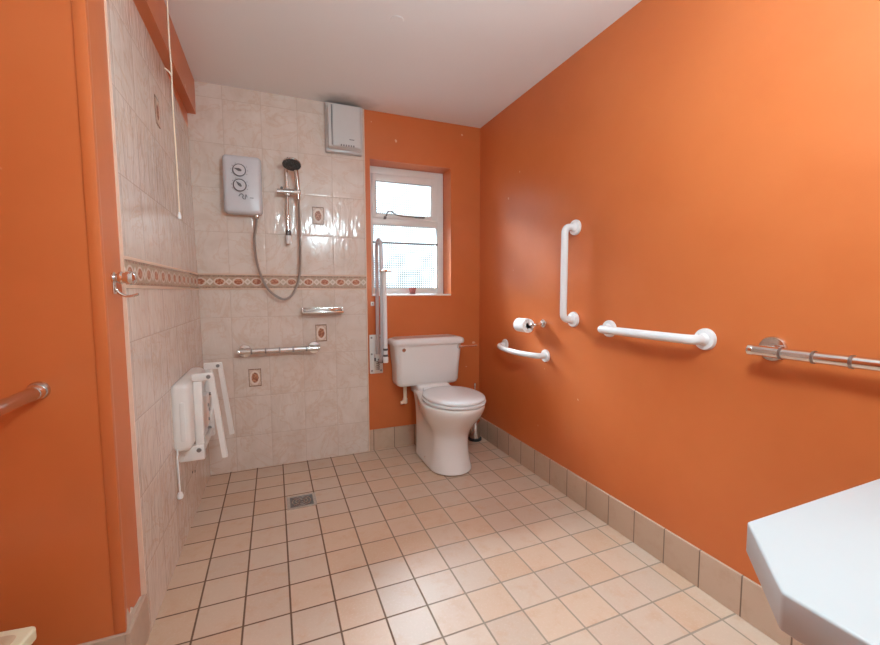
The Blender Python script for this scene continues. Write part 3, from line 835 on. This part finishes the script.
# ------------------------------------------------------------------ pull cord, hook, drain
pc = thing('pull_cord', 'thin cream light pull cord hanging in front of the tiled left wall', 'pull cord', (-.334, 1.9, 1.41))
obj('string', TB(smooth_path([(-.338, 1.9, ZC), (-.337, 1.9, 2.05), (-.335, 1.9, 1.98), (-.336, 1.9, 1.80), (-.333, 1.9, 1.62), (-.333, 1.9, 1.43)], 6), .0026, 8), M['cord'], pc)
b = lathe(new(), (-.333, 1.9, 1.405), (0, 0, 1), [(0, 0), (.006, .002), (.0065, .012), (.003, .028)], 14)
obj('pull', b, M['plastic'], pc)
obj('knot', TB(smooth_path([(-.336, 1.897, 1.945), (-.341, 1.895, 1.955), (-.350, 1.894, 1.962), (-.356, 1.894, 1.966)], 4), .003, 8), M['cord'], pc)
obj('ceiling_rose', LT((-.338, 1.9, ZC), (0, 0, -1), [(.035, 0), (.035, .012), (.028, .022), (.005, .026)], 24), M['plastic'], pc)

hk = thing('coat_hook', 'chrome knob hook on the narrow orange wall end at the left', 'hook', (XC, 1.44, 1.13))
hy, hz = 1.443, 1.161
obj('knob', LT((XC, hy, hz), (1, 0, 0), [(.016, 0), (.017, .004), (.012, .008), (.013, .012), (.0175, .016), (.0185, .021), (.015, .025), (.0155, .029), (.0195, .034), (.0205, .042), (.018, .050), (.010, .055), (0, .056)], 28), M['chrome'], hk)
b = BX(XC, XC + .005, hy - .010, hy + .010, hz - .046, hz, bev=.002)
tube(b, smooth_path([(XC + .004, hy, hz - .030), (XC + .014, hy, hz - .044), (XC + .030, hy, hz - .052), (XC + .046, hy - .002, hz - .051), (XC + .060, hy - .004, hz - .046)], 5), .0042, 10)
obj('lower_hook', b, M['chrome'], hk)

dr = thing('floor_drain', 'small square steel drain grate set in the shower floor', 'drain', (.103, 2.24, 0))
dx0, dx1, dy0, dy1 = .030, .178, 2.170, 2.312
b = bars(new(), dx0, dx1, 0, 1, (.016, .016, .016, .016), 0, .0035, bev=.0008)
for v in b.verts: v.co = Vector((v.co.x, 0, v.co.y)) + Vector((0, dy0 + v.co.z * (dy1 - dy0), 0))
b.free()
b = new()
for a in ((dx0, dx1, dy0, dy0 + .016), (dx0, dx1, dy1 - .016, dy1), (dx0, dx0 + .016, dy0 + .016, dy1 - .016), (dx1 - .016, dx1, dy0 + .016, dy1 - .016)):
    box(b, a[0], a[1], a[2], a[3], 0, .003)
obj('frame', b, M['steel'], dr, False)
obj('grate', BX(dx0 + .016, dx1 - .016, dy0 + .016, dy1 - .016, 0, .0015), plain('drain_grate', rgb(.22, .21, .20), .5, .7, mott=.3, scale=90), dr, False)
b = new()
cx, cy = (dx0 + dx1) / 2, (dy0 + dy1) / 2
for r in (.014, .030, .046): tube(b, [(cx + r * math.cos(k * PI / 16), cy + r * math.sin(k * PI / 16), .002) for k in range(32)], .0028, 6, closed=True)
for k in range(4):
    a = k * PI / 2 + PI / 4
    tube(b, [(cx + .012 * math.cos(a), cy + .012 * math.sin(a), .002), (cx + .058 * math.cos(a), cy + .058 * math.sin(a), .002)], .0028, 6)
obj('grate_rings', b, M['steel'], dr)

# ------------------------------------------------------------------ white worktop in the right foreground
ZT, TK = .740, .052
wt = thing('worktop', 'white worktop with a clipped corner in the right foreground', 'worktop', (1.0, -.3, 0))
pts = [(.712, .412), (.583, .293), (.583, -.95), (XR - .003, -.95), (XR - .003, .412)]
b = new()
v0 = [b.verts.new((x, y, ZT - TK)) for x, y in pts]; v1 = [b.verts.new((x, y, ZT)) for x, y in pts]
b.faces.new(v0[::-1]); b.faces.new(v1)
for i in range(len(pts)): b.faces.new((v0[i], v0[(i + 1) % 5], v1[(i + 1) % 5], v1[i]))
es = [e for e in b.edges]
bmesh.ops.bevel(b, geom=es, offset=.004, segments=3, affect='EDGES', profile=.5)
obj('top', b, M['worktop'], wt)
obj('cupboard', BX(1.0, XR - .012, -.9, .12, 0.0, ZT - TK, bev=.003), M['worktop'], wt)

# ------------------------------------------------------------------ cream plastic box at the lower left
cb = thing('storage_box', 'cream plastic box with recessed lid cut off at bottom left corner', 'box', (-.68, 1.1, 0))
c_ = Matrix.Translation((-.533, 1.186, 0)) @ Matrix.Rotation(math.radians(-6), 4, 'Z')
def turned(bm):
    bmesh.ops.transform(bm, matrix=c_, verts=bm.verts[:]); return bm
bx_, by_ = -.19, -.15
obj('body', turned(loft(new(), [rrect(bx_, by_, .150, .115, .03, 0.0), rrect(bx_, by_, .178, .138, .03, .325)])), M['cream'], cb)
ld = obj('lid', turned(SL('z', .318, .350, bx_, by_, .190, .150, .012, .006)), M['cream'], cb)
obj('lid_rim', turned(bars_z := loft(new(), [rrect(bx_, by_, .168, .128, .016, .350), rrect(bx_, by_, .164, .124, .016, .3535), rrect(bx_, by_, .150, .110, .012, .3535), rrect(bx_, by_, .146, .106, .012, .3505)], caps=False)), plain('tan_rim', S(196, 170, 140), .45), ld)
obj('lid_panel', turned(SL('z', .349, .3525, bx_, by_, .146, .106, .012, .001)), M['creampale'], ld)

# ------------------------------------------------------------------ ceiling lamp, out of view; hanging globe shape added to spread its light
LX, LY, LZ = .55, .42, 1.84
cl = thing('unseen_globe_lamp', 'unseen ceiling lamp, shaped as a hanging globe to spread its light', 'lamp', (LX, LY, ZC))
obj('ceiling_rose', LT((LX, LY, ZC), (0, 0, -1), [(.050, 0), (.050, .012), (.042, .026), (.008, .032)], 32), M['lampbase'], cl)
obj('flex', TB([(LX, LY, ZC - .02), (LX, LY, LZ + .12)], .004, 10), M['lampbase'], cl)
obj('lamp_holder', LT((LX, LY, LZ + .105), (0, 0, 1), [(.035, 0), (.035, .02), (.020, .035), (.006, .045)], 24), M['lampbase'], cl)
obj('globe', LT((LX, LY, LZ - .13), (0, 0, 1), [(.13 * math.sin(k * PI / 20), .13 - .13 * math.cos(k * PI / 20)) for k in range(21)], 32), M['lamp'], cl)

# ------------------------------------------------------------------ daylight and camera
w = bpy.data.worlds.new('sky'); scene.world = w; w.use_nodes = True
bg = w.node_tree.nodes['Background']; bg.inputs[0].default_value = (0.76, 0.97, 1.12, 1)
# overcast sky, bright overhead and much dimmer down at the roof line opposite the window
wn = w.node_tree.nodes; wl = w.node_tree.links
tc = wn.new('ShaderNodeTexCoord'); sx = wn.new('ShaderNodeSeparateXYZ'); mr = wn.new('ShaderNodeMapRange')
mr.interpolation_type = 'SMOOTHSTEP'
mr.inputs[1].default_value = .29; mr.inputs[2].default_value = .42; mr.inputs[3].default_value = 2.2; mr.inputs[4].default_value = 115.0
wl.new(tc.outputs['Generated'], sx.inputs[0]); wl.new(sx.outputs[2], mr.inputs[0]); wl.new(mr.outputs[0], bg.inputs[1])
def portal(loc, rot, sx, sy):
    l = bpy.data.lights.new('daylight_portal', 'AREA'); l.shape = 'RECTANGLE'; l.size = sx; l.size_y = sy
    l.cycles.is_portal = True
    o = bpy.data.objects.new('daylight_portal', l); o.location = loc; o.rotation_euler = rot; link(o)
portal((.92, YF + .12, 1.55), (-PI / 2, 0, 0), .75, 1.05)

cam = bpy.data.cameras.new('camera'); co = bpy.data.objects.new('camera', cam); link(co)
F = 409.86
cam.sensor_fit = 'HORIZONTAL'; cam.sensor_width = 36; cam.lens = F / 880 * 36; cam.clip_start = .02
r_ = Vector((0.92690101, -0.37529068, -0.00338001)); d_ = Vector((-0.03168877, -0.06928541, -0.99709345)); f_ = Vector((0.3739657, 0.92431404, -0.07611321))
m = Matrix((( r_.x, -d_.x, -f_.x, 0), (r_.y, -d_.y, -f_.y, 0), (r_.z, -d_.z, -f_.z, 1.12), (0, 0, 0, 1)))
co.matrix_world = m
scene.camera = co

scene.cycles.max_bounces = 12; scene.cycles.diffuse_bounces = 6; scene.cycles.glossy_bounces = 4
scene.cycles.sample_clamp_indirect = 6.0
scene.cycles.use_denoising = True
vs = scene.view_settings
vs.view_transform = 'Standard'; vs.look = 'None'; vs.gamma = 1.0; vs.use_curve_mapping = False
vs.exposure = 0.24
